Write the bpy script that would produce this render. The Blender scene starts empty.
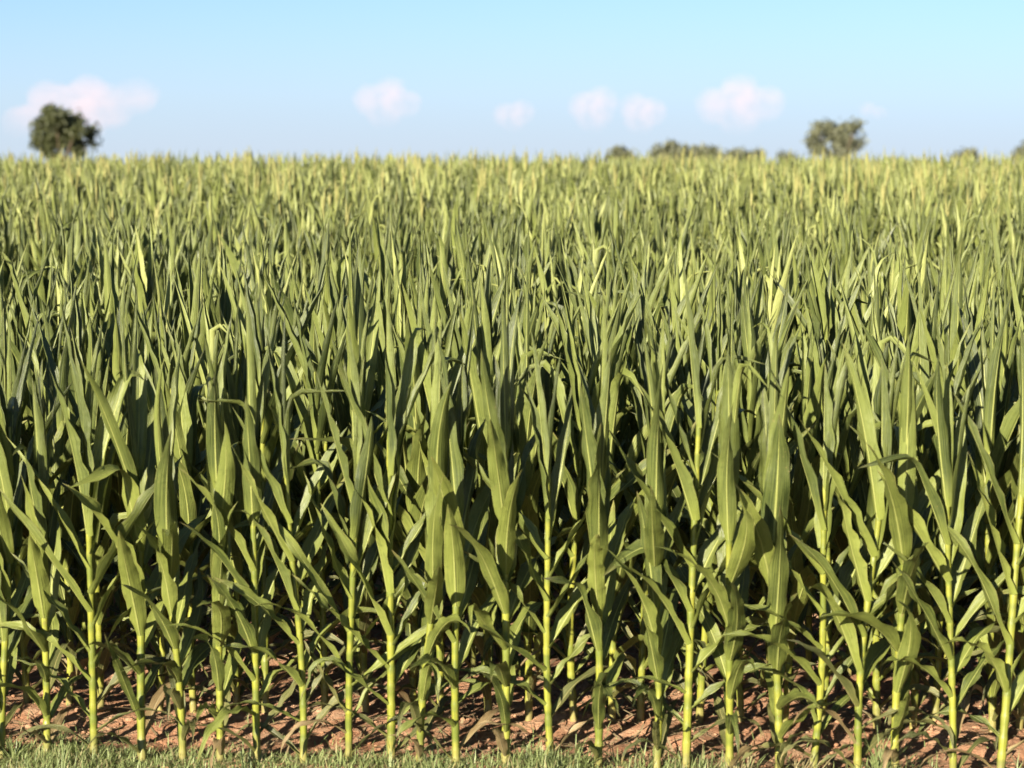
import bpy, math, random
import numpy as np

# ------------------------------------------------------------------ camera, sky, sun, exposure
scene = bpy.context.scene
COL = scene.collection
R = math.radians
FPX, HC, PITCH = 2300.0, 2.78, math.atan(300 / 2300.0)

cam_d = bpy.data.cameras.new('camera')
cam_d.sensor_width = 36.0
cam_d.lens = 36.0 * FPX / 1024.0
cam_d.clip_start, cam_d.clip_end = 0.1, 80000.0
cam_d.dof.use_dof = True
cam_d.dof.focus_distance = 11.0
cam_d.dof.aperture_fstop = 2.9
cam = bpy.data.objects.new('camera', cam_d)
COL.objects.link(cam)
cam.location = (0, 0, HC)
cam.rotation_euler = (math.pi / 2 - PITCH, 0, 0)
scene.camera = cam

SUN_ELEV, SUN_LEFT = R(21), R(29)          # the sun stands behind the camera, to its left
world = bpy.data.worlds.new('World')
scene.world = world
world.use_nodes = True
wn, wl = world.node_tree.nodes, world.node_tree.links
wn.clear()
w_out = wn.new('ShaderNodeOutputWorld')
w_bg = wn.new('ShaderNodeBackground')
w_sky = wn.new('ShaderNodeTexSky')
w_sky.sky_type = 'NISHITA'
w_sky.sun_disc = False
w_sky.sun_elevation = SUN_ELEV
w_sky.sun_rotation = math.pi + SUN_LEFT
w_sky.altitude = 100
w_sky.air_density = 1.0
w_sky.dust_density = 0.6
w_sky.ozone_density = 3.1
w_bg.inputs['Strength'].default_value = 0.050
# the sky is read a little above the true direction everywhere: clear evening air without the murky band at the horizon
w_co, w_sep, w_com = wn.new('ShaderNodeTexCoord'), wn.new('ShaderNodeSeparateXYZ'), wn.new('ShaderNodeCombineXYZ')
w_max, w_add = wn.new('ShaderNodeMath'), wn.new('ShaderNodeMath')
w_max.operation, w_add.operation = 'MAXIMUM', 'ADD'
w_max.inputs[1].default_value, w_add.inputs[1].default_value = -0.005, 0.120
wl.new(w_co.outputs['Generated'], w_sep.inputs[0])
wl.new(w_sep.outputs[0], w_com.inputs[0]); wl.new(w_sep.outputs[1], w_com.inputs[1])
wl.new(w_sep.outputs[2], w_max.inputs[0]); wl.new(w_max.outputs[0], w_add.inputs[0]); wl.new(w_add.outputs[0], w_com.inputs[2])
wl.new(w_com.outputs[0], w_sky.inputs['Vector'])
w_map, w_mix = wn.new('ShaderNodeMapRange'), wn.new('ShaderNodeMix')      # pale lavender evening haze all round the horizon
w_map.interpolation_type = 'SMOOTHSTEP'
w_map.inputs[1].default_value, w_map.inputs[2].default_value = -0.05, 0.05
w_map.inputs[3].default_value, w_map.inputs[4].default_value = 0.95, 0.0
w_mix.data_type = 'RGBA'
w_mix.inputs[7].default_value = (3.75, 4.20, 4.85, 1)
wl.new(w_sep.outputs[2], w_map.inputs[0]); wl.new(w_map.outputs[0], w_mix.inputs[0])
wl.new(w_sky.outputs['Color'], w_mix.inputs[6])
wl.new(w_mix.outputs[2], w_bg.inputs['Color'])
wl.new(w_bg.outputs['Background'], w_out.inputs['Surface'])

sun_d = bpy.data.lights.new('sun', 'SUN')
sun_d.energy = 5.0
sun_d.angle = R(0.55)
sun_d.color = (1.0, 0.90, 0.74)
sun = bpy.data.objects.new('sun', sun_d)
COL.objects.link(sun)
# light travels forward (+Y), to the right (+X) and down
sun.rotation_euler = (math.pi / 2 - SUN_ELEV, 0, -SUN_LEFT)
sun.location = (-6, -14, 12)

scene.view_settings.view_transform = 'Standard'
scene.view_settings.look = 'None'
scene.view_settings.gamma = 1.0
scene.view_settings.exposure = 1.78
scene.render.engine = 'CYCLES'
scene.cycles.use_denoising = True
scene.cycles.max_bounces = 7
scene.cycles.diffuse_bounces = 1
scene.cycles.glossy_bounces = 2
scene.cycles.transmission_bounces = 3
scene.cycles.volume_bounces = 2
scene.cycles.transparent_max_bounces = 6
scene.cycles.caustics_reflective = False
scene.cycles.caustics_refractive = False

# ------------------------------------------------------------------ helpers
def ground_z(y):
    """Level under the near field, then falling gently away beyond the crest."""
    y = np.asarray(y, float)
    d = np.clip(y - 26.0, 0, None)
    return np.where(d < 16.5, -d * d / 600.0, -0.45375 - (d - 16.5) * 0.055)

def px_dir(px, py):
    """World direction through a photograph pixel."""
    x, y = (px - 512) / FPX, -(py - 384) / FPX
    c, s = math.cos(PITCH), math.sin(PITCH)
    return np.array([x, c + y * s, -s + y * c])

def px_at(px, py, Y):
    d = px_dir(px, py)
    return np.array([0, 0, HC]) + d * (Y / d[1])

def mesh_from(name, verts, faces, uvs=None, mats=(), midx=None, smooth=True):
    me = bpy.data.meshes.new(name)
    verts = np.asarray(verts, np.float32).reshape(-1, 3)
    faces = np.asarray(faces, np.int32)
    k = faces.shape[1]
    me.vertices.add(len(verts))
    me.vertices.foreach_set('co', verts.ravel())
    me.loops.add(faces.size)
    me.loops.foreach_set('vertex_index', faces.ravel())
    me.polygons.add(len(faces))
    me.polygons.foreach_set('loop_start', np.arange(0, faces.size, k, dtype=np.int32))
    if uvs is not None:
        l = me.uv_layers.new(name='UVMap')
        l.data.foreach_set('uv', np.asarray(uvs, np.float32)[faces.ravel()].ravel())
    for m in mats:
        me.materials.append(m)
    if midx is not None:
        me.polygons.foreach_set('material_index', np.asarray(midx, np.int32))
    me.update(calc_edges=True)
    if smooth:
        me.polygons.foreach_set('use_smooth', np.ones(len(faces), bool))
    return me

def obj(name, data, parent=None, loc=(0, 0, 0), rot=(0, 0, 0), scale=None):
    o = bpy.data.objects.new(name, data)
    COL.objects.link(o)
    o.location = loc
    o.rotation_euler = rot
    if scale is not None:
        o.scale = scale
    if parent is not None:
        o.parent = parent
    return o

def tag(o, label=None, cat=None, group=None, kind=None):
    for k, v in (('label', label), ('category', cat), ('group', group), ('kind', kind)):
        if v:
            o[k] = v
    return o

def smooth_noise(n0, n1, cells0, cells1, rng):
    """Smoothly interpolated random grid n0 x n1."""
    g = rng.random((cells0 + 2, cells1 + 2))
    a, b = np.linspace(0, cells0, n0), np.linspace(0, cells1, n1)
    i, j = np.minimum(a.astype(int), cells0), np.minimum(b.astype(int), cells1)
    fa, fb = a - i, b - j
    fa, fb = (fa * fa * (3 - 2 * fa))[:, None], (fb * fb * (3 - 2 * fb))[None, :]
    g00, g10, g01, g11 = g[np.ix_(i, j)], g[np.ix_(i + 1, j)], g[np.ix_(i, j + 1)], g[np.ix_(i + 1, j + 1)]
    return (g00 * (1 - fa) + g10 * fa) * (1 - fb) + (g01 * (1 - fa) + g11 * fa) * fb

ORD = ['first', 'second', 'third', 'fourth', 'fifth', 'sixth', 'seventh', 'eighth', 'ninth', 'tenth', 'eleventh', 'twelfth', 'thirteenth',
       'fourteenth', 'fifteenth', 'sixteenth', 'seventeenth', 'eighteenth', 'nineteenth', 'twentieth']
ORD += ['twenty-' + w for w in ORD[:9]] + ['thirtieth'] + ['thirty-' + w for w in ORD[:9]] + ['fortieth'] + ['forty-' + w for w in ORD[:9]]

# ------------------------------------------------------------------ materials
class NT:
    def __init__(self, name):
        self.m = bpy.data.materials.new(name)
        self.m.use_nodes = True
        self.n, self.l = self.m.node_tree.nodes, self.m.node_tree.links
        self.n.clear()
        self.out = self.n.new('ShaderNodeOutputMaterial')
    def node(self, typ, **kw):
        nd = self.n.new(typ)
        for k, v in kw.items():
            setattr(nd, k, v)
        return nd
    def put(self, v, sock):
        if isinstance(v, bpy.types.NodeSocket):
            self.l.new(v, sock)
        else:
            sock.default_value = v
    def math(self, op, a, b=0.0, c=0.0, clamp=False):
        nd = self.node('ShaderNodeMath', operation=op, use_clamp=clamp)
        self.put(a, nd.inputs[0]); self.put(b, nd.inputs[1]); self.put(c, nd.inputs[2])
        return nd.outputs[0]
    def mapr(self, v, a, b, c, d):
        nd = self.node('ShaderNodeMapRange')
        self.put(v, nd.inputs[0])
        for i, x in enumerate((a, b, c, d)):
            self.put(x, nd.inputs[i + 1])
        return nd.outputs[0]
    def mix(self, f, a, b, blend='MIX'):
        nd = self.node('ShaderNodeMix', data_type='RGBA', blend_type=blend)
        self.put(f, nd.inputs[0])
        self.put(a if isinstance(a, bpy.types.NodeSocket) else (*a, 1), nd.inputs[6])
        self.put(b if isinstance(b, bpy.types.NodeSocket) else (*b, 1), nd.inputs[7])
        return nd.outputs[2]
    def noise(self, vec, scale, detail=3, rough=0.55):
        nd = self.node('ShaderNodeTexNoise')
        if vec is not None:
            self.l.new(vec, nd.inputs['Vector'])
        nd.inputs['Scale'].default_value = scale
        nd.inputs['Detail'].default_value = detail
        nd.inputs['Roughness'].default_value = rough
        return nd.outputs['Fac']
    def bump(self, h, dist, strength=1.0):
        nd = self.node('ShaderNodeBump')
        nd.inputs['Distance'].default_value = dist
        nd.inputs['Strength'].default_value = strength
        self.l.new(h, nd.inputs['Height'])
        return nd.outputs[0]
    def principled(self, color, rough, spec=0.5, normal=None):
        b = self.node('ShaderNodeBsdfPrincipled')
        self.put(color if isinstance(color, bpy.types.NodeSocket) else (*color, 1), b.inputs['Base Color'])
        self.put(rough, b.inputs['Roughness'])
        b.inputs['Specular IOR Level'].default_value = spec
        if normal is not None:
            self.l.new(normal, b.inputs['Normal'])
        return b.outputs[0]
    def surface(self, sh):
        self.l.new(sh, self.out.inputs['Surface'])
        return self.m
    def leafy(self, color, rough, spec, normal, trans_col, fac):
        p = self.principled(color, rough, spec, normal)
        t = self.node('ShaderNodeBsdfTranslucent')
        self.put(trans_col if isinstance(trans_col, bpy.types.NodeSocket) else (*trans_col, 1), t.inputs['Color'])
        if normal is not None:
            self.l.new(normal, t.inputs['Normal'])
        mx = self.node('ShaderNodeMixShader')
        mx.inputs[0].default_value = fac
        self.l.new(p, mx.inputs[1]); self.l.new(t.outputs[0], mx.inputs[2])
        return self.surface(mx.outputs[0])

def leaf_material(name, dark, light, rib, trans, dryness=0.25):
    t = NT(name)
    uv = t.node('ShaderNodeUVMap', uv_map='UVMap')
    sp = t.node('ShaderNodeSeparateXYZ')
    t.l.new(uv.outputs[0], sp.inputs[0])
    u, v = sp.outputs[0], sp.outputs[1]
    rnd = t.math('FRACT', t.math('ADD', t.node('ShaderNodeObjectInfo').outputs['Random'],
                                t.node('ShaderNodeNewGeometry').outputs['Random Per Island']))
    co = t.node('ShaderNodeTexCoord').outputs['Object']
    n1 = t.noise(co, 7.0, 3)
    n2 = t.noise(co, 45.0, 2)
    f = t.math('ADD', t.math('MULTIPLY', rnd, 0.85), t.math('MULTIPLY', n1, 0.4), clamp=True)
    f = t.math('POWER', f, 1.35)
    col = t.mix(f, dark, light)
    # fine parallel veins, drawn out along the blade
    mp = t.node('ShaderNodeCombineXYZ')
    t.l.new(t.math('MULTIPLY', u, 1.0), mp.inputs[0])
    t.l.new(t.math('MULTIPLY', v, 0.12), mp.inputs[1])
    t.l.new(t.math('MULTIPLY', rnd, 9.0), mp.inputs[2])
    vein = t.noise(mp.outputs[0], 26.0, 2, 0.7)
    col = t.mix(t.mapr(vein, 0.42, 0.66, 0.0, 0.55), col, light)
    col = t.mix(t.mapr(vein, 0.48, 0.30, 0.0, 0.45), col, dark)
    col = t.mix(t.mapr(n2, 0.58, 0.75, 0.0, 0.25), col, dark)
    # paler towards the collar
    col = t.mix(t.mapr(v, 0.0, 0.22, 0.75, 0.0), col, tuple(x * y for x, y in zip(rib, (.75, .8, .55))))
    # insect flecks and scuffs
    n4 = t.noise(co, 95.0, 2)
    col = t.mix(t.math('MULTIPLY', t.mapr(n4, 0.66, 0.74, 0.0, 0.7), t.mapr(n1, 0.45, 0.6, 0.0, 1.0)), col, (0.20, 0.16, 0.06))
    # dried tip and flecked margin
    edge = t.math('ABSOLUTE', t.math('SUBTRACT', u, 0.5))
    dry = t.math('ADD', t.mapr(v, 0.88, 1.0, 0.0, 1.0), t.mapr(edge, 0.44, 0.5, 0.0, 0.45))
    dry = t.math('MULTIPLY', t.math('MULTIPLY', dry, dryness * 2.0), t.mapr(n1, 0.4, 0.65, 0.0, 1.0), clamp=True)
    col = t.mix(dry, col, (0.36, 0.26, 0.10))
    # midrib, thick at the base and thinning out
    wid = t.mapr(v, 0.0, 0.95, 0.075, 0.028)
    ribf = t.math('SUBTRACT', 1.0, t.math('DIVIDE', edge, wid), clamp=True)
    ribf = t.math('MULTIPLY', t.mapr(ribf, 0.0, 0.6, 0.0, 1.0), 0.95)
    col = t.mix(ribf, col, rib)
    h = t.math('ADD', t.math('ADD', t.math('MULTIPLY', vein, 0.6), t.math('MULTIPLY', ribf, 0.5)), t.math('MULTIPLY', t.noise(co, 22.0, 2), 0.5))
    nrm = t.bump(h, 0.006, 0.9)
    tc = t.mix(0.5, col, trans, 'MIX')
    return t.leafy(col, t.mapr(n1, 0.3, 0.7, 0.38, 0.55), 0.5, nrm, tc, 0.12)

M_LEAF = leaf_material('corn_leaf', (0.022, 0.035, 0.008), (0.166, 0.190, 0.040), (0.27, 0.29, 0.08), (0.11, 0.14, 0.02))
M_YOUNG = leaf_material('corn_leaf_young', (0.017, 0.029, 0.007), (0.143, 0.168, 0.038), (0.27, 0.29, 0.08), (0.15, 0.18, 0.03), 0.1)
M_SPEAR = leaf_material('corn_spear', (0.115, 0.145, 0.034), (0.26, 0.28, 0.085), (0.30, 0.30, 0.10), (0.22, 0.24, 0.04), 0.1)
M_OLD = leaf_material('corn_leaf_old', (0.038, 0.050, 0.014), (0.125, 0.125, 0.042), (0.23, 0.21, 0.08), (0.13, 0.13, 0.03), 0.6)
M_DRYLEAF = leaf_material('corn_leaf_dry', (0.13, 0.09, 0.04), (0.27, 0.20, 0.10), (0.30, 0.24, 0.13), (0.2, 0.15, 0.07), 0.5)

def stalk_material():
    t = NT('corn_stalk')
    uv = t.node('ShaderNodeUVMap', uv_map='UVMap')
    sp = t.node('ShaderNodeSeparateXYZ')
    t.l.new(uv.outputs[0], sp.inputs[0])
    u, v = sp.outputs[0], sp.outputs[1]
    co = t.node('ShaderNodeTexCoord').outputs['Object']
    rnd = t.node('ShaderNodeObjectInfo').outputs['Random']
    n1 = t.noise(co, 9.0, 3)
    mp = t.node('ShaderNodeCombineXYZ')
    t.l.new(t.math('MULTIPLY', u, 6.0), mp.inputs[0]); t.l.new(t.math('MULTIPLY', v, 0.8), mp.inputs[1]); t.l.new(rnd, mp.inputs[2])
    fib = t.noise(mp.outputs[0], 6.0, 2)
    f = t.math('ADD', t.math('MULTIPLY', n1, 0.8), t.math('MULTIPLY', rnd, 0.4), clamp=True)
    col = t.mix(f, (0.150, 0.165, 0.017), (0.30, 0.295, 0.042))
    col = t.mix(t.mapr(fib, 0.45, 0.66, 0.0, 0.65), col, (0.08, 0.11, 0.018))
    zc = t.node('ShaderNodeCombineXYZ')
    t.l.new(t.math('MULTIPLY', v, 16.0), zc.inputs[0]); t.l.new(t.math('MULTIPLY', rnd, 20.0), zc.inputs[1])
    col = t.mix(t.mapr(t.noise(zc.outputs[0], 1.0, 1), 0.45, 0.6, 0.0, 0.7), col, (0.085, 0.115, 0.022))
    col = t.mix(t.mapr(t.noise(co, 60.0, 3), 0.6, 0.72, 0.0, 0.5), col, (0.16, 0.11, 0.045))
    col = t.mix(t.mapr(v, 0.0, 0.11, 0.75, 0.0), col, (0.24, 0.19, 0.085))
    nrm = t.bump(fib, 0.003, 0.5)
    return t.leafy(col, 0.38, 0.5, nrm, (0.35, 0.4, 0.03), 0.08)
M_STALK = stalk_material()

def simple_leafy(name, a, b, rough=0.6, trans=0.25, scale=3.0, tr=(0.2, 0.25, 0.04)):
    t = NT(name)
    co = t.node('ShaderNodeTexCoord').outputs['Object']
    g = t.node('ShaderNodeNewGeometry').outputs['Random Per Island']
    n = t.noise(co, scale, 2)
    f = t.math('ADD', t.math('MULTIPLY', g, 0.7), t.math('MULTIPLY', n, 0.4), clamp=True)
    return t.leafy(t.mix(f, a, b), rough, 0.4, None, tr, trans)
M_TASSEL = simple_leafy('corn_tassel', (0.18, 0.185, 0.05), (0.30, 0.28, 0.10), 0.6, 0.2, 8, (0.4, 0.36, 0.1))
M_GRASS = simple_leafy('grass_blade', (0.115, 0.155, 0.050), (0.26, 0.30, 0.12), 0.5, 0.25, 1.5)
M_DRYGRASS = simple_leafy('dry_grass', (0.17, 0.145, 0.07), (0.33, 0.28, 0.14), 0.7, 0.2, 3, (0.4, 0.3, 0.1))
M_LITTER = simple_leafy('dry_litter', (0.12, 0.08, 0.04), (0.32, 0.25, 0.14), 0.75, 0.1, 3, (0.3, 0.2, 0.1))
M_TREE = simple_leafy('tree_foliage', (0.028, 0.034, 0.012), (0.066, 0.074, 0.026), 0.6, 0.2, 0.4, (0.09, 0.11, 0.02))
M_TREE2 = simple_leafy('tree_foliage_hazed', (0.070, 0.078, 0.044), (0.140, 0.145, 0.085), 0.6, 0.2, 0.4, (0.12, 0.14, 0.03))  # fading by distance haze is put into this foliage colour, paler and greyer

def soil_material(name, c0, c1, c2, bump=0.02):
    t = NT(name)
    co = t.node('ShaderNodeTexCoord').outputs['Object']
    n1, n2, n3 = t.noise(co, 2.5, 4), t.noise(co, 14, 5, 0.65), t.noise(co, 70, 4, 0.7)
    col = t.mix(t.mapr(n1, 0.35, 0.65, 0, 1), c0, c1)
    col = t.mix(t.mapr(n2, 0.45, 0.68, 0, 0.8), col, c2)
    col = t.mix(t.mapr(n3, 0.55, 0.75, 0, 0.5), col, tuple(x * 0.55 for x in c0))
    h = t.math('ADD', t.math('MULTIPLY', n2, 0.6), t.math('MULTIPLY', n3, 0.4))
    return t.surface(t.principled(col, 0.9, 0.15, t.bump(h, bump)))
M_SOIL = soil_material('clay_soil', (0.285, 0.138, 0.074), (0.37, 0.205, 0.118), (0.42, 0.275, 0.17), 0.035)
M_GROUND = soil_material('ground_earth', (0.20, 0.15, 0.075), (0.17, 0.16, 0.06), (0.26, 0.19, 0.10))

def bark_material():
    t = NT('tree_bark')
    co = t.node('ShaderNodeTexCoord').outputs['Object']
    n = t.noise(co, 5, 4)
    return t.surface(t.principled(t.mix(n, (0.06, 0.045, 0.03), (0.17, 0.13, 0.09)), 0.9, 0.2, t.bump(n, 0.03)))
M_BARK = bark_material()

# ------------------------------------------------------------------ the ground
ys = np.concatenate([np.linspace(-300, 24, 20), np.linspace(25, 50, 31), np.linspace(80, 3000, 40)])
xs = np.concatenate([np.linspace(-2500, -200, 8), np.linspace(-100, 100, 9), np.linspace(200, 2500, 8)])
gv = np.array([[x, y, float(ground_z(y))] for y in ys for x in xs])
nx = len(xs)
gf = np.array([[j * nx + i, j * nx + i + 1, (j + 1) * nx + i + 1, (j + 1) * nx + i] for j in range(len(ys) - 1) for i in range(nx - 1)])
tag(obj('ground', mesh_from('ground', gv, gf, None, [M_GROUND])), 'earth of the farmland running out to the horizon', kind='structure')

ROW_SLOPE, ROW0 = -0.090, 8.95            # front row: Y = ROW0 + ROW_SLOPE * X
ROW_ANG = math.atan(ROW_SLOPE)
def row_y(x, r):
    return ROW0 + ROW_SLOPE * x + r * 0.76 / math.cos(ROW_ANG)

rng = np.random.default_rng(11)
sx, sy = np.linspace(-5.0, 5.0, 420), np.linspace(7.6, 14.4, 300)
hs = (0.030 * smooth_noise(300, 420, 14, 20, rng) + 0.030 * smooth_noise(300, 420, 45, 66, rng) ** 2
      + 0.022 * smooth_noise(300, 420, 100, 150, rng) ** 3 + 0.006 * rng.random((300, 420)))
SX, SY = np.meshgrid(sx, sy)
rowpos = (SY - (ROW0 + ROW_SLOPE * SX)) / 0.76
hs = hs + 0.022 * (0.5 + 0.5 * np.cos(2 * math.pi * rowpos)) * (rowpos > -0.6)
soilz = 0.006 + hs * np.clip((rowpos + 0.75) / 0.7, 0.15, 1)
sv = np.stack([SX, SY, soilz], -1).reshape(-1, 3)
ii = np.arange(299)[:, None] * 420 + np.arange(419)[None, :]
sf = np.stack([ii, ii + 1, ii + 421, ii + 420], -1).reshape(-1, 4)
tag(obj('field_soil', mesh_from('field_soil', sv, sf, None, [M_SOIL])), 'crumbly reddish clay soil under the corn rows', kind='structure')
def soil_h(x, y):
    i = int(np.clip(round((x + 5) / 10 * 419), 0, 419)); j = int(np.clip(round((y - 7.6) / 6.8 * 299), 0, 299))
    return float(soilz[j, i]) if -5 < x < 5 and 7.6 < y < 14.4 else float(ground_z(y))

# ------------------------------------------------------------------ corn plant pieces (arrays first, meshes after)
def leaf_arrays(rng, L, W, a0, bend, power, drift, twist, ruffle, roll=0.28, kink=0.0, kink_t=0.6, segs=14, nx=7, wrap=1.8, fold=0.0, r0=0.015):
    t = np.linspace(0, 1, segs + 1)
    a = a0 + bend * t ** power
    if kink:
        k = np.clip((t - kink_t) / 0.12, 0, 1)
        a = a + kink * k * k * (3 - 2 * k)
    ph = drift * t ** 1.5
    d = np.stack([np.sin(a) * np.cos(ph), np.sin(a) * np.sin(ph), np.cos(a)], -1)
    c = np.zeros((segs + 1, 3))
    c[1:] = np.cumsum((d[1:] + d[:-1]) / 2 * L / segs, 0)
    c[:, 0] += r0
    B = np.stack([-np.sin(ph), np.cos(ph), np.zeros_like(ph)], -1)
    N = np.cross(d, B)
    tw = twist * np.clip(t - 0.12, 0, 1) ** 1.2
    ct, st = np.cos(tw)[:, None], np.sin(tw)[:, None]
    B, N = B * ct + N * st, N * ct - B * st
    w = W / 2 * np.interp(t, [0, .08, .2, .35, .5, .7, .85, .95, 1], [.74, .86, .98, 1, .92, .68, .39, .16, .012])
    th = np.interp(t, [0, .05, .13, .3, 1], [wrap, wrap * 0.75, max(0.6, roll), roll, roll])
    u = np.linspace(-1, 1, nx)
    Rr = (w / th)[:, None]
    ang = th[:, None] * u[None, :]
    side, up = Rr * np.sin(ang), Rr * (1 - np.cos(ang))
    up = up + fold * np.clip((t - .08) / .1, 0, 1)[:, None] * np.abs(side) 
    env = np.clip((t - 0.06) / 0.2, 0, 1) * np.clip((1 - t) / 0.25, 0, 1)
    fr, p1, p2 = rng.uniform(2.0, 4.5), rng.uniform(0, 6.28), rng.uniform(0, 6.28)
    wav = np.where(u[None, :] < 0, np.sin(t[:, None] * fr * 6.28 + p1), np.sin(t[:, None] * fr * 6.6 + p2))
    up = up + ruffle * env[:, None] * np.abs(u[None, :]) ** 2 * wav
    v = c[:, None, :] + B[:, None, :] * side[..., None] + N[:, None, :] * up[..., None]
    uv = np.stack(np.broadcast_arrays((u[None, :] + 1) / 2, t[:, None]), -1)
    i = np.arange(segs)[:, None] * nx + np.arange(nx - 1)[None, :]
    f = np.stack([i, i + 1, i + nx + 1, i + nx], -1).reshape(-1, 4)
    return v.reshape(-1, 3), f, uv.reshape(-1, 2)

def tube_arrays(pts, rad, sides=6, close=True):
    pts, rad = np.asarray(pts, float), np.asarray(rad, float)
    n = len(pts)
    T = np.gradient(pts, axis=0)
    T /= np.linalg.norm(T, axis=1)[:, None] + 1e-9
    ref = np.array([0.31, 0.95, 0.05]) if abs(T[0][2]) > 0.5 else np.array([0, 0, 1.0])
    A = np.cross(T, ref); A /= np.linalg.norm(A, axis=1)[:, None] + 1e-9
    Bv = np.cross(T, A)
    th = np.linspace(0, 2 * math.pi, sides, endpoint=False)
    v = pts[:, None, :] + rad[:, None, None] * (A[:, None, :] * np.cos(th)[None, :, None] + Bv[:, None, :] * np.sin(th)[None, :, None])
    uv = np.stack(np.broadcast_arrays((th / 6.2832)[None, :], np.linspace(0, 1, n)[:, None]), -1).reshape(-1, 2)
    i, j = np.meshgrid(np.arange(n - 1), np.arange(sides), indexing='ij')
    j2 = (j + 1) % sides
    f = np.stack([i * sides + j, i * sides + j2, (i + 1) * sides + j2, (i + 1) * sides + j], -1).reshape(-1, 4)
    return v.reshape(-1, 3), f, uv

def join_arrays(parts):
    vs, fs, us, ms, n = [], [], [], [], 0
    for v, f, u, m in parts:
        vs.append(v); fs.append(f + n); us.append(u); ms.append(np.full(len(f), m)); n += len(v)
    return np.concatenate(vs), np.concatenate(fs), np.concatenate(us), np.concatenate(ms)

def rotz(v, a):
    c, s = math.cos(a), math.sin(a)
    return np.stack([v[:, 0] * c - v[:, 1] * s, v[:, 0] * s + v[:, 1] * c, v[:, 2]], -1)

def corn_spec(seed, segs=14, tassel=False, spear=False, first_left=None, nleaf=None):
    """One corn plant: a stalk, alternate leaves in one plane, a rolled whorl, now and then a tassel. Local X is the leaf plane."""
    rng = np.random.default_rng(seed)
    n = nleaf or int(rng.integers(16, 19))
    top = rng.uniform(1.20, 1.36)
    q = np.arange(n) / (n - 1)
    nz = 0.05 + (top - 0.05) * q ** 1.10 + np.concatenate([[0], rng.normal(0, 0.012, n - 1)])
    lean = rng.normal(0, 0.022, 2)
    sway = rng.normal(0, 0.008, 2)
    def axis(z):
        z = np.asarray(z, float)
        return np.stack([lean[0] * z + sway[0] * np.sin(z * 4), lean[1] * z + sway[1] * np.sin(z * 4 + 1), z], -1)
    # stalk: sheathed joints swell towards each collar
    zs, rs = [-0.05, 0.0], [0.0165, 0.017]
    for i in range(n):
        r = np.interp(nz[i] / top, [0, .5, 1], [.0165, .0135, .0095])
        zs += [nz[i] - 0.025, nz[i], nz[i] + 0.006, nz[i] + 0.02]
        rs += [r, r * 1.09, r * 1.05, r * 0.93]
    zs.append(top + 0.10); rs.append(0.006)
    o = np.argsort(zs, kind='stable')
    zs, rs = np.array(zs)[o], np.array(rs)[o]
    keep = np.concatenate([[True], np.diff(zs) > 0.003])
    stalk = tube_arrays(axis(zs[keep]), rs[keep], 8)
    stalk[2][:, 1] = np.repeat(np.clip(zs[keep] / 1.3, 0, 1), 8)
    parts = [('stalk', *stalk, 'stalk', (0, 0, 0), 0.0)]
    flip = rng.integers(0, 2) if first_left is None else first_left
    for i in range(n):
        qq = q[i]
        g = lambda ys: float(np.interp(qq, [0, .18, .42, .62, .82, 1], ys))
        L = g([.36, .47, .54, .58, .64, .56]) * rng.uniform(.85, 1.15)
        W = g([.036, .052, .074, .088, .082, .056]) * rng.uniform(.78, 1.22)
        a0 = R(g([46, 42, 31, 23, 11, 4]) + rng.normal(0, 8))
        bend = R(g([95, 85, 34, 14, 6, 2])) * rng.uniform(.0, 1.7)
        power = rng.uniform(1.2, 2.6)
        kink = 0.0
        if .15 < qq < .72 and rng.random() < .13:
            kink = R(rng.uniform(35, 100))
        elif qq >= .66 and rng.random() < .13:
            kink = R(rng.uniform(40, 120))
        twist = rng.normal(0, R(g([50, 55, 55, 50, 40, 25])))
        ruf = g([.007, .010, .011, .010, .007, .003]) * rng.uniform(.5, 1.5)
        roll = g([.3, .3, .32, .45, .9, 1.7]) * rng.uniform(.6, 1.4)
        v, f, u = leaf_arrays(rng, L, W, max(a0, R(2)), bend, power, rng.normal(0, R(30)), twist, ruf, roll,
                              kink, rng.uniform(.5, .82), segs, 7, 1.9 if qq < .9 else 1.6, max(0.0, rng.normal(.22, .14)), float(np.interp(qq, [0, 1], [.017, .008])))
        withered = qq < .12 and rng.random() < .28
        az = math.pi * ((i + flip) % 2) + rng.normal(0, R(16))
        mat = 'dry' if withered else 'old' if (qq < .1 or (qq < .25 and rng.random() < .35)) else (('spear' if spear and qq > .88 else 'young') if qq > .70 else 'leaf')
        parts.append(('leaf', v, f, u, mat, tuple(axis(nz[i])), az))
    if tassel:
        tp = []
        base = axis(top + 0.05)
        h = rng.uniform(.50, .66)
        z = np.linspace(0, 1, 7)
        tp.append((*tube_arrays(np.stack([0.02 * z * z, 0.01 * z, h * z], -1), np.interp(z, [0, .4, .5, .95, 1], [.006, .006, .011, .008, .002]), 5), 0))
        for k in range(int(rng.integers(4, 8))):
            a, s = rng.uniform(0, 6.28), rng.uniform(.16, .26)
            sp = rng.uniform(.03, .16)
            z0 = h * rng.uniform(.42, .6)
            pts = np.stack([np.cos(a) * sp * s * z ** 1.3, np.sin(a) * sp * s * z ** 1.3, z0 + s * (z - .25 * z * z)], -1)
            tp.append((*tube_arrays(pts, np.interp(z, [0, .2, .9, 1], [.004, .007, .006, .002]), 4), 0))
        v, f, u, _ = join_arrays(tp)
        parts.append(('tassel', v, f, u, 'tassel', tuple(base), 0.0))
    return parts

MATS = {'stalk': M_STALK, 'leaf': M_LEAF, 'young': M_YOUNG, 'old': M_OLD, 'dry': M_DRYLEAF, 'spear': M_SPEAR, 'tassel': M_TASSEL}
def spec_meshes(spec):
    return [(nm, mesh_from('corn_' + nm, v, f, u, [MATS[m]]), loc, az) for nm, v, f, u, m, loc, az in spec]

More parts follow.
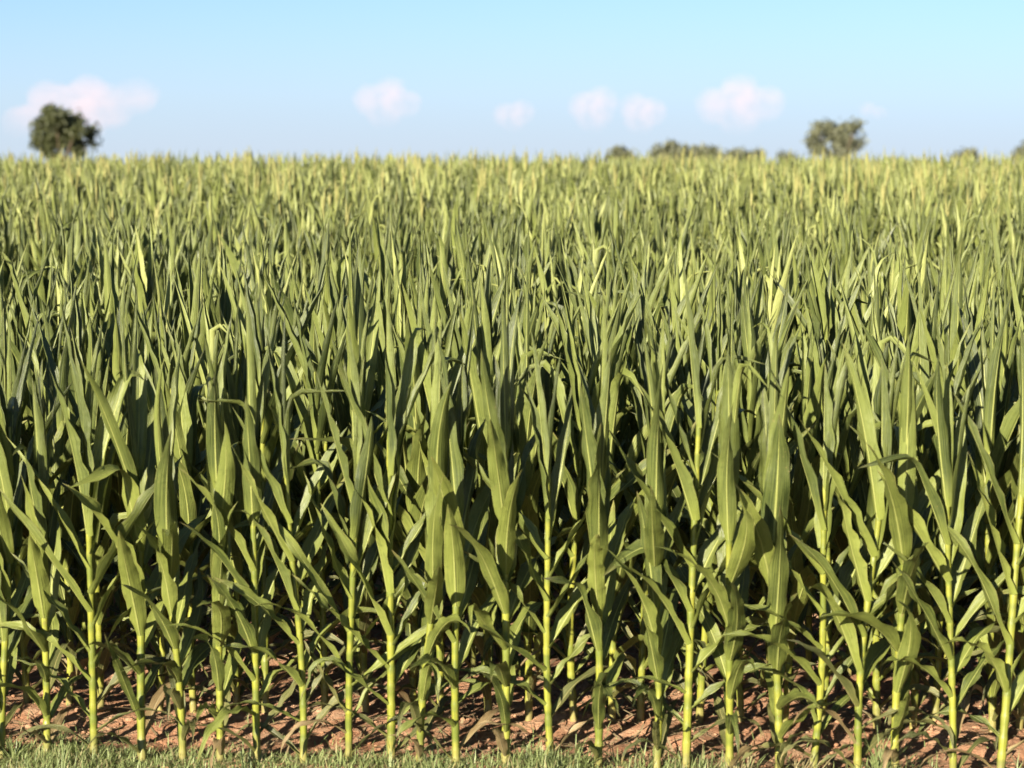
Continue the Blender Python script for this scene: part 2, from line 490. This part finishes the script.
def spec_joined(spec, name):
    keys = list(MATS)
    v, f, u, m = join_arrays([(rotz(v, az) + np.array(loc), f, u, keys.index(mt)) for nm, v, f, u, mt, loc, az in spec])
    return mesh_from(name, v, f, u, [MATS[k] for k in keys], m)

def plant(meshes, loc, rot, sc, label, group):
    root = obj('corn_plant', None, None, loc, rot, (sc, sc, sc))
    root.empty_display_size = 0.1
    tag(root, label, 'corn plant', group)
    for nm, me, l, az in meshes:
        obj(nm, me, root, l, (0, 0, az))
    return root

# ------------------------------------------------------------------ corn: where the plants stand
def solve_row(px, r):
    """Foot of a plant of row r seen at image column px."""
    Y = row_y(0, r)
    for _ in range(6):
        depth = Y * math.cos(PITCH) + HC * math.sin(PITCH)
        X = (px - 512) / FPX * depth
        Y = row_y(X, r)
    return X, Y

S, F = 0, 90      # leaf plane across the view / towards the viewer
FRONT = [(4, 60, ''), (48, 75, ''), (95, 12, 'leaves spread to both sides'), (145, 70, ''), (179, 84, 'broad leaf rising in front of its stalk'),
         (220, 78, ''), (258, 55, 'bare bright stalk low down'), (304, 20, ''), (349, 10, ''), (390, 25, ''), (424, 88, ''), (457, 62, ''),
         (505, 80, ''), (551, 8, 'bare yellow stalk and forked leaves'), (597, 80, ''), (653, 70, ''), (685, 15, ''), (728, 85, ''),
         (776, 92, 'broad leaf covering its stalk'), (812, 5, 'bare stalk and leaves to both sides'), (856, 25, ''), (898, 76, ''),
         (952, 30, ''), (997, 12, 'bright stalk')]
SECOND = [25, 66, 103, 160, 196, 240, 267, 325, 368, 414, 440, 491, 528, 574, 613, 640, 702, 741, 784, 822, 875, 911, 935, 986, 1018]

rng = np.random.default_rng(5)
wanted = []                                # (x, y, row, px, exact)
for px, az, _ in FRONT:
    x, y = solve_row(px, 0); wanted.append((x, y + rng.normal(0, .02), 0, px, az))
for px in SECOND:
    x, y = solve_row(px, 1); wanted.append((x, y + rng.normal(0, .03), 1, px, None))
rest = []
for r in range(0, 62):
    yc = row_y(0, r)
    half = 0.2226 * (yc + 0.5) + 3.2 + 0.04 * yc
    x = -half + rng.uniform(0, .18)
    while x < half:
        y = row_y(x, r) + rng.normal(0, .03)
        depth = y * math.cos(PITCH) + HC * math.sin(PITCH)
        px = 512 + x / depth * FPX
        if r < 2 and -12 < px < 1036:
            x += 0.18
            continue
        inside = -15 < px < 1039
        if r < 8 and inside:
            wanted.append((x, y, r, px, None))
        else:
            rest.append((x, y))
        x += max(0.08, rng.normal(.158, .03))
wanted.sort(key=lambda w: (w[2], w[3]))
print('individual plants', len(wanted), 'rest', len(rest))

# ------------------------------------------------------------------ corn: individuals
NVAR = 18
variants = [corn_spec(200 + i, 12, tassel=(i >= 16), spear=(i >= 11), nleaf=18 + i % 4) for i in range(NVAR)]
vmesh = [spec_meshes(s) for s in variants]
WHERE = ['in the front row at the grass edge', 'in the second row just behind the front row'] + \
        ['in the %s row' % ORD[i] for i in range(2, 12)]
GROUPS = ['corn plants of the front row', 'corn plants of the second row'] + ['corn plants of the rows behind'] * 12
count = {}
prng = np.random.default_rng(77)
for (x, y, r, px, az) in wanted:
    k = count.get(r, 0); count[r] = k + 1
    note = ''
    if r == 0:
        note = FRONT[k][2]
        meshes = spec_meshes(corn_spec(1000 + k, 16))
        rz = R(az) + (math.pi if prng.random() < .5 else 0)
    else:
        meshes = vmesh[int(prng.integers(0, 12 if r < 5 else 16))]
        rz = prng.uniform(0, 6.2832)
    label = 'corn plant %s, %s from the left%s' % (WHERE[r], ORD[k], (', ' + note) if note else '')
    if r > 1:
        label = 'corn plant %s, %s from the left, only its upper leaves showing' % (WHERE[r], ORD[k])
    if r == 0 and note:
        label = 'front-row corn plant, %s from the left, %s' % (ORD[k], note)
    plant(meshes, (x, y, soil_h(x, y) - 0.012), (prng.normal(0, .03), prng.normal(0, .03), rz), prng.uniform(.94, 1.09) if r < 2 else (prng.uniform(.88, 1.06) if prng.random() > .07 else prng.uniform(.7, .82)), label, GROUPS[r])

# ------------------------------------------------------------------ corn: the rest of the field, one mass
src = [bpy.data.objects.new('corn_source', spec_joined(s, 'corn_source')) for s in
       variants + [corn_spec(400 + i, 9, tassel=(i > 2), spear=True) for i in range(6)]]
rest = np.array(rest)
nR = len(rest)
frng = np.random.default_rng(9)
far = np.clip((rest[:, 1] - 17) / 7, 0, 1)
idx = frng.integers(0, 13, nR)
tas = frng.random(nR) < 0.02 + 0.42 * far
idx[tas] = frng.integers(12, len(src), int(tas.sum()))
pv = np.stack([rest[:, 0], rest[:, 1], ground_z(rest[:, 1])], -1)
pm = bpy.data.meshes.new('corn_field')
pm.vertices.add(nR)
pm.vertices.foreach_set('co', pv.astype(np.float32).ravel())
at = pm.attributes.new('turn', 'FLOAT_VECTOR', 'POINT')
rot = np.stack([frng.normal(0, .035, nR), frng.normal(0, .035, nR), frng.uniform(0, 6.2832, nR)], -1)
at.data.foreach_set('vector', rot.astype(np.float32).ravel())
at = pm.attributes.new('size', 'FLOAT', 'POINT')
at.data.foreach_set('value', (1 + frng.uniform(-.12, .05, nR) * (1 - .75 * far)).astype(np.float32))
at = pm.attributes.new('pick', 'INT', 'POINT')
at.data.foreach_set('value', idx.astype(np.int32))
fo = tag(obj('corn_field', pm), 'dense mass of corn filling the field behind the nearest rows', 'corn', kind='stuff')
ng = bpy.data.node_groups.new('corn_field', 'GeometryNodeTree')
ng.interface.new_socket('Geometry', in_out='INPUT', socket_type='NodeSocketGeometry')
ng.interface.new_socket('Geometry', in_out='OUTPUT', socket_type='NodeSocketGeometry')
gi, go = ng.nodes.new('NodeGroupInput'), ng.nodes.new('NodeGroupOutput')
iop = ng.nodes.new('GeometryNodeInstanceOnPoints')
g2i = ng.nodes.new('GeometryNodeGeometryToInstance')
for s in reversed(src):
    oi = ng.nodes.new('GeometryNodeObjectInfo')
    oi.inputs['Object'].default_value = s
    ng.links.new(oi.outputs['Geometry'], g2i.inputs[0])
def named(nm, typ):
    a = ng.nodes.new('GeometryNodeInputNamedAttribute')
    a.data_type = typ
    a.inputs['Name'].default_value = nm
    return a.outputs['Attribute']
ng.links.new(gi.outputs[0], iop.inputs['Points'])
ng.links.new(g2i.outputs[0], iop.inputs['Instance'])
iop.inputs['Pick Instance'].default_value = True
ng.links.new(named('pick', 'INT'), iop.inputs['Instance Index'])
e2r = ng.nodes.new('FunctionNodeEulerToRotation')
ng.links.new(named('turn', 'FLOAT_VECTOR'), e2r.inputs[0])
ng.links.new(e2r.outputs[0], iop.inputs['Rotation'])
ng.links.new(named('size', 'FLOAT'), iop.inputs['Scale'])
ng.links.new(iop.outputs[0], go.inputs[0])
fo.modifiers.new('corn_field', 'NODES').node_group = ng

# ------------------------------------------------------------------ trees beyond the field
def tree(name, px0, Y, clumps, mat, label, leaf=0.30, per=34, seed=1, cat='tree'):
    """clumps: (px, py, rx, ry) as seen; each is a ball of foliage with its own depth."""
    rng = np.random.default_rng(seed)
    sc = Y / FPX
    gz = float(ground_z(Y))
    base = px_at(px0, 140, Y); base[2] = gz
    root = obj(name, None, None, tuple(base))
    tag(root, label, cat, 'trees and bushes beyond the field')
    balls = []
    for (cx, cy, rx, ry) in clumps:
        p = px_at(cx, cy, Y) - base
        p[1] = rng.normal(0, 1.3)
        balls.append((p, rx * sc, ry * sc))
    # lower foliage that the corn hides
    low = min(b[0][2] for b in balls)
    # trunk and limbs
    tp = []
    fork = np.array([0, 0, max(0.9, low * 0.75)])
    z = np.linspace(0, 1, 5)
    rt = 0.05 * max(b[0][2] for b in balls) * 0.55 + 0.08
    tp.append((*tube_arrays(z[:, None] * fork[None, :] + np.stack([.12 * np.sin(z * 3), 0 * z, 0 * z], -1), rt * (1 - .35 * z), 8), 0))
    for p, a, b in balls:
        mid = fork * .45 + p * .55 + np.array([0, 0, -0.1 * abs(p[0])])
        pts = np.array([fork * .96, fork * .7 + mid * .3, mid, p * .8 + mid * .2, p])
        tp.append((*tube_arrays(pts, rt * np.array([.5, .4, .3, .18, .08]), 6), 0))
    v, f, u, _ = join_arrays(tp)
    obj('trunk', mesh_from('trunk', v, f, u, [M_BARK]), root)
    V, Fc = [], []
    n = 0
    for p, a, b in balls:
        cnt = int(per * a * b / (leaf * leaf)) + 60
        sub = []
        for k in range(max(6, int(cnt / 22))):         # small sprays spread through the ball
            d = rng.normal(0, 1, 3); d /= np.linalg.norm(d)
            sub.append(p + d * np.array([a, (a + b) / 2 * 1.1, b]) * rng.uniform(.05, 1.0) ** .5)
        sub = np.array(sub)
        c = sub[rng.integers(0, len(sub), cnt)] + rng.normal(0, leaf * 1.1, (cnt, 3))
        t1 = rng.normal(0, 1, (cnt, 3)); t1 /= np.linalg.norm(t1, axis=1)[:, None]
        t2 = np.cross(t1, rng.normal(0, 1, (cnt, 3))); t2 /= np.linalg.norm(t2, axis=1)[:, None]
        s = (leaf * rng.uniform(.5, 1.1, cnt))[:, None]
        q = np.stack([c - t1 * s, c + t2 * s * .55, c + t1 * s, c - t2 * s * .55], 1).reshape(-1, 3)
        V.append(q); Fc.append(np.arange(cnt * 4).reshape(-1, 4) + n); n += cnt * 4
    obj('crown', mesh_from('crown', np.concatenate(V), np.concatenate(Fc), None, [mat], smooth=False), root)

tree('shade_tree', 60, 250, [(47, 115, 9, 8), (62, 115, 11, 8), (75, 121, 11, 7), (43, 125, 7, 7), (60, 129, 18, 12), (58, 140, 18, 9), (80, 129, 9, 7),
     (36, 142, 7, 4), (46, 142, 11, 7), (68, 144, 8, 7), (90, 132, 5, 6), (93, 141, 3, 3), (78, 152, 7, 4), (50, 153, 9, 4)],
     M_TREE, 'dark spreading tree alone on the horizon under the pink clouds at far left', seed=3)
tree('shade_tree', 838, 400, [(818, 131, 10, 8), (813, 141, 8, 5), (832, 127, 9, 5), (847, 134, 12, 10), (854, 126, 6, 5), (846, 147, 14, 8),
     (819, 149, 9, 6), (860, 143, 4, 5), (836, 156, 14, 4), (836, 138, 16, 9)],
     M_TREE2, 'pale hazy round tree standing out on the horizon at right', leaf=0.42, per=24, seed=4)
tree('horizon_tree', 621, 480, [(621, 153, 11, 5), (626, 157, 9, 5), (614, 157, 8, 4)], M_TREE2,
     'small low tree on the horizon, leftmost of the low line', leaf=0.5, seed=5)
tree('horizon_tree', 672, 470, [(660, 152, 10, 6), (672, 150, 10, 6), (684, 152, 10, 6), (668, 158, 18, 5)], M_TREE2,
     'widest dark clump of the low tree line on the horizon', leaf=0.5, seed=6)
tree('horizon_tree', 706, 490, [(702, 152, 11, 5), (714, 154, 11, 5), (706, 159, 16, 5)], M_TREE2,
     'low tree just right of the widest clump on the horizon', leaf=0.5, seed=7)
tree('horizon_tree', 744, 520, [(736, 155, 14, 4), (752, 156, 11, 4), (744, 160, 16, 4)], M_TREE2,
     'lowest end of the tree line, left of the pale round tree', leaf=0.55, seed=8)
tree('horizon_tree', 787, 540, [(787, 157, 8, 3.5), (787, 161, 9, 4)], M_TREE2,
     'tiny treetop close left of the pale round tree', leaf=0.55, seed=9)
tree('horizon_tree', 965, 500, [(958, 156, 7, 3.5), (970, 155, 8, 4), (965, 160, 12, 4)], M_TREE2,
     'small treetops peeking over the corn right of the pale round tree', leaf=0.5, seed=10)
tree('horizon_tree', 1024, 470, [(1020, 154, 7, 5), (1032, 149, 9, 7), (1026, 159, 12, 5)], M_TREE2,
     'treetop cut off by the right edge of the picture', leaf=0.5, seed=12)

# ------------------------------------------------------------------ clouds
def cloud_material():
    t = NT('cloud_vapour')
    co = t.node('ShaderNodeTexCoord').outputs['Generated']
    sp = t.node('ShaderNodeSeparateXYZ')
    t.l.new(co, sp.inputs[0])
    h = t.mapr(sp.outputs[2], 0.0, 0.6, 0.0, 1.0)
    dist = t.node('ShaderNodeVectorMath', operation='DISTANCE')
    t.l.new(co, dist.inputs[0]); dist.inputs[1].default_value = (.5, .5, .5)
    h = t.math('MULTIPLY', h, t.mapr(dist.outputs['Value'], 0.26, 0.66, 1.0, 0.0))
    vol = t.node('ShaderNodeVolumePrincipled')
    vol.inputs['Color'].default_value = (0.92, 0.62, 0.59, 1)
    vol.inputs['Anisotropy'].default_value = 0.0
    cn = t.mapr(t.noise(co, 3.5, 4), 0.36, 0.62, 0.15, 1.5)
    t.l.new(t.math('MULTIPLY', t.math('MULTIPLY', h, cn), 0.00125), vol.inputs['Density'])
    t.l.new(vol.outputs[0], t.out.inputs['Volume'])
    return t.m
M_CLOUD = cloud_material()
def icosphere(sub):
    import bmesh
    bm = bmesh.new()
    bmesh.ops.create_icosphere(bm, subdivisions=sub, radius=1.0)
    v = np.array([x.co[:] for x in bm.verts]); f = np.array([[a.index for a in p.verts] for p in bm.faces])
    bm.free()
    return v, f
ICO_V, ICO_F = icosphere(5)
def cloud(px, py, blobs, label, Y=20000.0, seed=0):
    """A heap of round lobes, taken as the outer hull seen from its middle."""
    rng = np.random.default_rng(seed)
    sc = Y / FPX
    c = px_at(px, py, Y)
    r = np.full(len(ICO_V), 3.0)
    lobes = []
    for (bx, by, br) in blobs:
        lobes.append((np.array([bx - px, rng.uniform(-.3, .3) * br, py - by]), br))
        for k in range(7):
            d = rng.normal(0, 1, 3); d /= np.linalg.norm(d); d[2] = abs(d[2]) * .8
            lobes.append((lobes[-1 - k][0] + d * br * .75, br * rng.uniform(.3, .5)))
    for o, br in lobes:
        b = ICO_V @ o
        disc = b * b - (o @ o - br * br)
        t = np.where(disc > 0, b + np.sqrt(np.maximum(disc, 0)), 0)
        r = np.maximum(r, t)
    V = ICO_V * r[:, None] * sc
    o = obj('cloud', mesh_from('cloud', V, ICO_F, None, [M_CLOUD]), None, tuple(c))
    tag(o, label, 'cloud', 'small clouds low over the horizon')
cloud(76, 108, [(46, 98, 19), (58, 104, 20), (88, 96, 22), (30, 118, 14), (110, 96, 14), (135, 92, 15), (150, 90, 8), (80, 118, 28), (20, 124, 20), (112, 110, 20), (140, 96, 18)],
      'largest pink cloud, spread out behind the dark tree at far left', seed=1)
cloud(384, 104, [(370, 100, 17), (390, 94, 18), (406, 104, 15), (384, 112, 19)], 'pink puff of cloud alone over the left half of the field', seed=2)
cloud(514, 116, [(505, 115, 13), (522, 112, 13), (514, 120, 14)], 'faintest small cloud, over the middle of the field', seed=3)
cloud(594, 110, [(584, 107, 16), (602, 102, 17), (594, 116, 19)], 'small cloud, first of the close pair right of middle', seed=4)
cloud(640, 114, [(634, 107, 15), (652, 112, 15), (640, 120, 17)], 'small dimmer cloud, second of the close pair right of middle', seed=5)
cloud(740, 106, [(714, 106, 19), (738, 94, 21), (766, 104, 19), (740, 114, 24)], 'broad pink cloud between the low tree line and the pale tree', seed=6)
cloud(872, 112, [(868, 110, 9), (880, 114, 8)], 'wisp of cloud just right of the pale round tree', seed=7)

# ------------------------------------------------------------------ clods, litter, grass
rng = np.random.default_rng(21)
iv, iff = icosphere(1)
parts_v, parts_f, n = [], [], 0
for k in range(5200):
    x = rng.uniform(-3.6, 3.6); y = row_y(x, 0) + rng.uniform(-.12, 2.6)
    s = min(0.0025 + rng.exponential(.0035), .018)
    v = iv * (1 + rng.normal(0, .18, (len(iv), 1))) * s * np.array([rng.uniform(.8, 1.5), rng.uniform(.8, 1.4), .7])
    v = rotz(v, rng.uniform(0, 6.28)) + np.array([x, y, soil_h(x, y) + s * .25])
    parts_v.append(v); parts_f.append(iff + n); n += len(v)
tag(obj('soil_clods', mesh_from('soil_clods', np.concatenate(parts_v), np.concatenate(parts_f), None, [M_SOIL], smooth=False)),
    'small red clods strewn over the soil', kind='stuff')

def strips(name, mat, spec, label, kind='stuff', parent=None, loc=(0, 0, 0)):
    """Thin curved blades: (x, y, z, length, width, azimuth, lean, curl)."""
    a = np.asarray(spec, float)
    m = len(a)
    t = np.array([0, .4, .75, 1.0])
    ang = a[:, 6, None] + a[:, 7, None] * t[None, :] ** 1.4
    dx, dz = np.sin(ang), np.cos(ang)
    st = np.diff(np.concatenate([[0], t]))
    hx, hz = np.cumsum(dx * st, 1) * a[:, 3, None], np.cumsum(dz * st, 1) * a[:, 3, None]
    ca, sa = np.cos(a[:, 5, None]), np.sin(a[:, 5, None])
    P = np.stack([a[:, 0, None] + hx * ca, a[:, 1, None] + hx * sa, a[:, 2, None] + hz], -1)
    w = a[:, 4, None] * np.array([1, .85, .55, .08])[None, :] / 2
    side = np.stack([-sa, ca, np.zeros_like(sa)], -1)
    V = np.stack([P - side * w[..., None], P + side * w[..., None]], 2).reshape(-1, 3)
    b = np.arange(m)[:, None] * 8 + (np.arange(3) * 2)[None, :]
    Fq = np.stack([b, b + 1, b + 3, b + 2], -1).reshape(-1, 4)
    o = obj(name, mesh_from(name, V, Fq, None, [mat]), parent, loc)
    if label:
        tag(o, label, kind=kind)
    return o

sp = []
for k in range(4200):
    x = rng.uniform(-3.6, 3.6); y = row_y(x, 0) + rng.uniform(-.2, 2.4)
    sp.append((x, y, soil_h(x, y) + .006, rng.uniform(.03, .20), rng.uniform(.002, .013), rng.uniform(0, 6.28), R(rng.uniform(72, 92)), rng.uniform(-.15, .3)))
strips('dry_leaf_litter', M_LITTER, sp, 'dry straw and leaf scraps lying on the soil')

def edge_y(x):      # where the mown grass gives way to soil, in front of the stalks
    return row_y(x, 0) + 0.07 - 0.10 * np.clip((np.asarray(x) + .3) / 1.5, 0, 1) + 0.05 * np.sin(np.asarray(x) * 3.1) + 0.03 * np.sin(np.asarray(x) * 8.3 + 1)
def grass(count, dry, seed):
    rng = np.random.default_rng(seed)
    x = rng.uniform(-3.6, 3.6, count)
    y = rng.uniform(7.9, 9.9, count)
    patch = np.sin(x * 5.1 + 2 * np.sin(y * 4)) * .5 + .5 * np.sin(x * 11.7 + y * 7)
    e = edge_y(x) + rng.normal(0, .035, count) + np.where(rng.random(count) < .05, rng.exponential(.3, count), 0)
    dens = np.where(x > .2, .5, 1.0) + .25 * patch
    ok = (y < e) & (rng.random(count) < dens)
    x, y = x[ok], y[ok]
    z = np.array([soil_h(a, b) for a, b in zip(x, y)])
    m = len(x)
    L = (.035 + .060 * rng.random(m) ** 1.4) * (1 + .3 * np.sin(x * 7.3 + np.sin(x * 2.9) * 3)) * np.where(rng.random(m) < .06, 1.5, 1)
    return np.stack([x, y, z - .004, L, rng.uniform(.003, .007, m), rng.uniform(0, 6.28, m), rng.uniform(.05, .95, m), rng.uniform(0, 1.6, m)], -1)
strips('grass', M_GRASS, grass(230000, False, 31), 'short green grass along the edge of the field')
strips('dry_grass', M_DRYGRASS, grass(34000, True, 32), 'straw-coloured dead grass among the green blades')

def tuft(px, dy, nb, h, spread, mat, label, seed):
    rng = np.random.default_rng(seed)
    x, y = solve_row(px, 0)
    y += dy
    sp = [(rng.normal(0, .02), rng.normal(0, .015), -.004, h * rng.uniform(.5, 1.1), rng.uniform(.004, .009), rng.uniform(0, 6.28),
           rng.uniform(.05, spread), rng.uniform(.2, 1.5)) for _ in range(nb)]
    o = strips('grass_tuft', mat, sp, None, loc=(x, y, soil_h(x, y)))
    tag(o, label, 'grass tuft', 'taller grass tufts at the feet of the corn')
tuft(876, -.03, 60, .24, .7, M_GRASS, 'tallest green grass tuft, at the foot of the corn near the right', 1)
tuft(735, -.05, 40, .17, .8, M_DRYGRASS, 'straw-coloured tuft at the foot of the corn, right of middle', 2)
tuft(800, -.04, 45, .18, .8, M_DRYGRASS, 'pale dry tuft beside the bare stalk near the right', 3)
tuft(580, -.03, 55, .19, .6, M_GRASS, 'green tuft between two front stalks right of the middle', 4)
tuft(540, -.05, 35, .14, .8, M_GRASS, 'small green tuft below the forked middle plant', 5)
tuft(1015, -.05, 35, .16, .7, M_GRASS, 'green tuft at the lower right corner', 6)
tuft(15, -.02, 50, .15, .6, M_GRASS, 'thick green tuft at the lower left corner', 7)
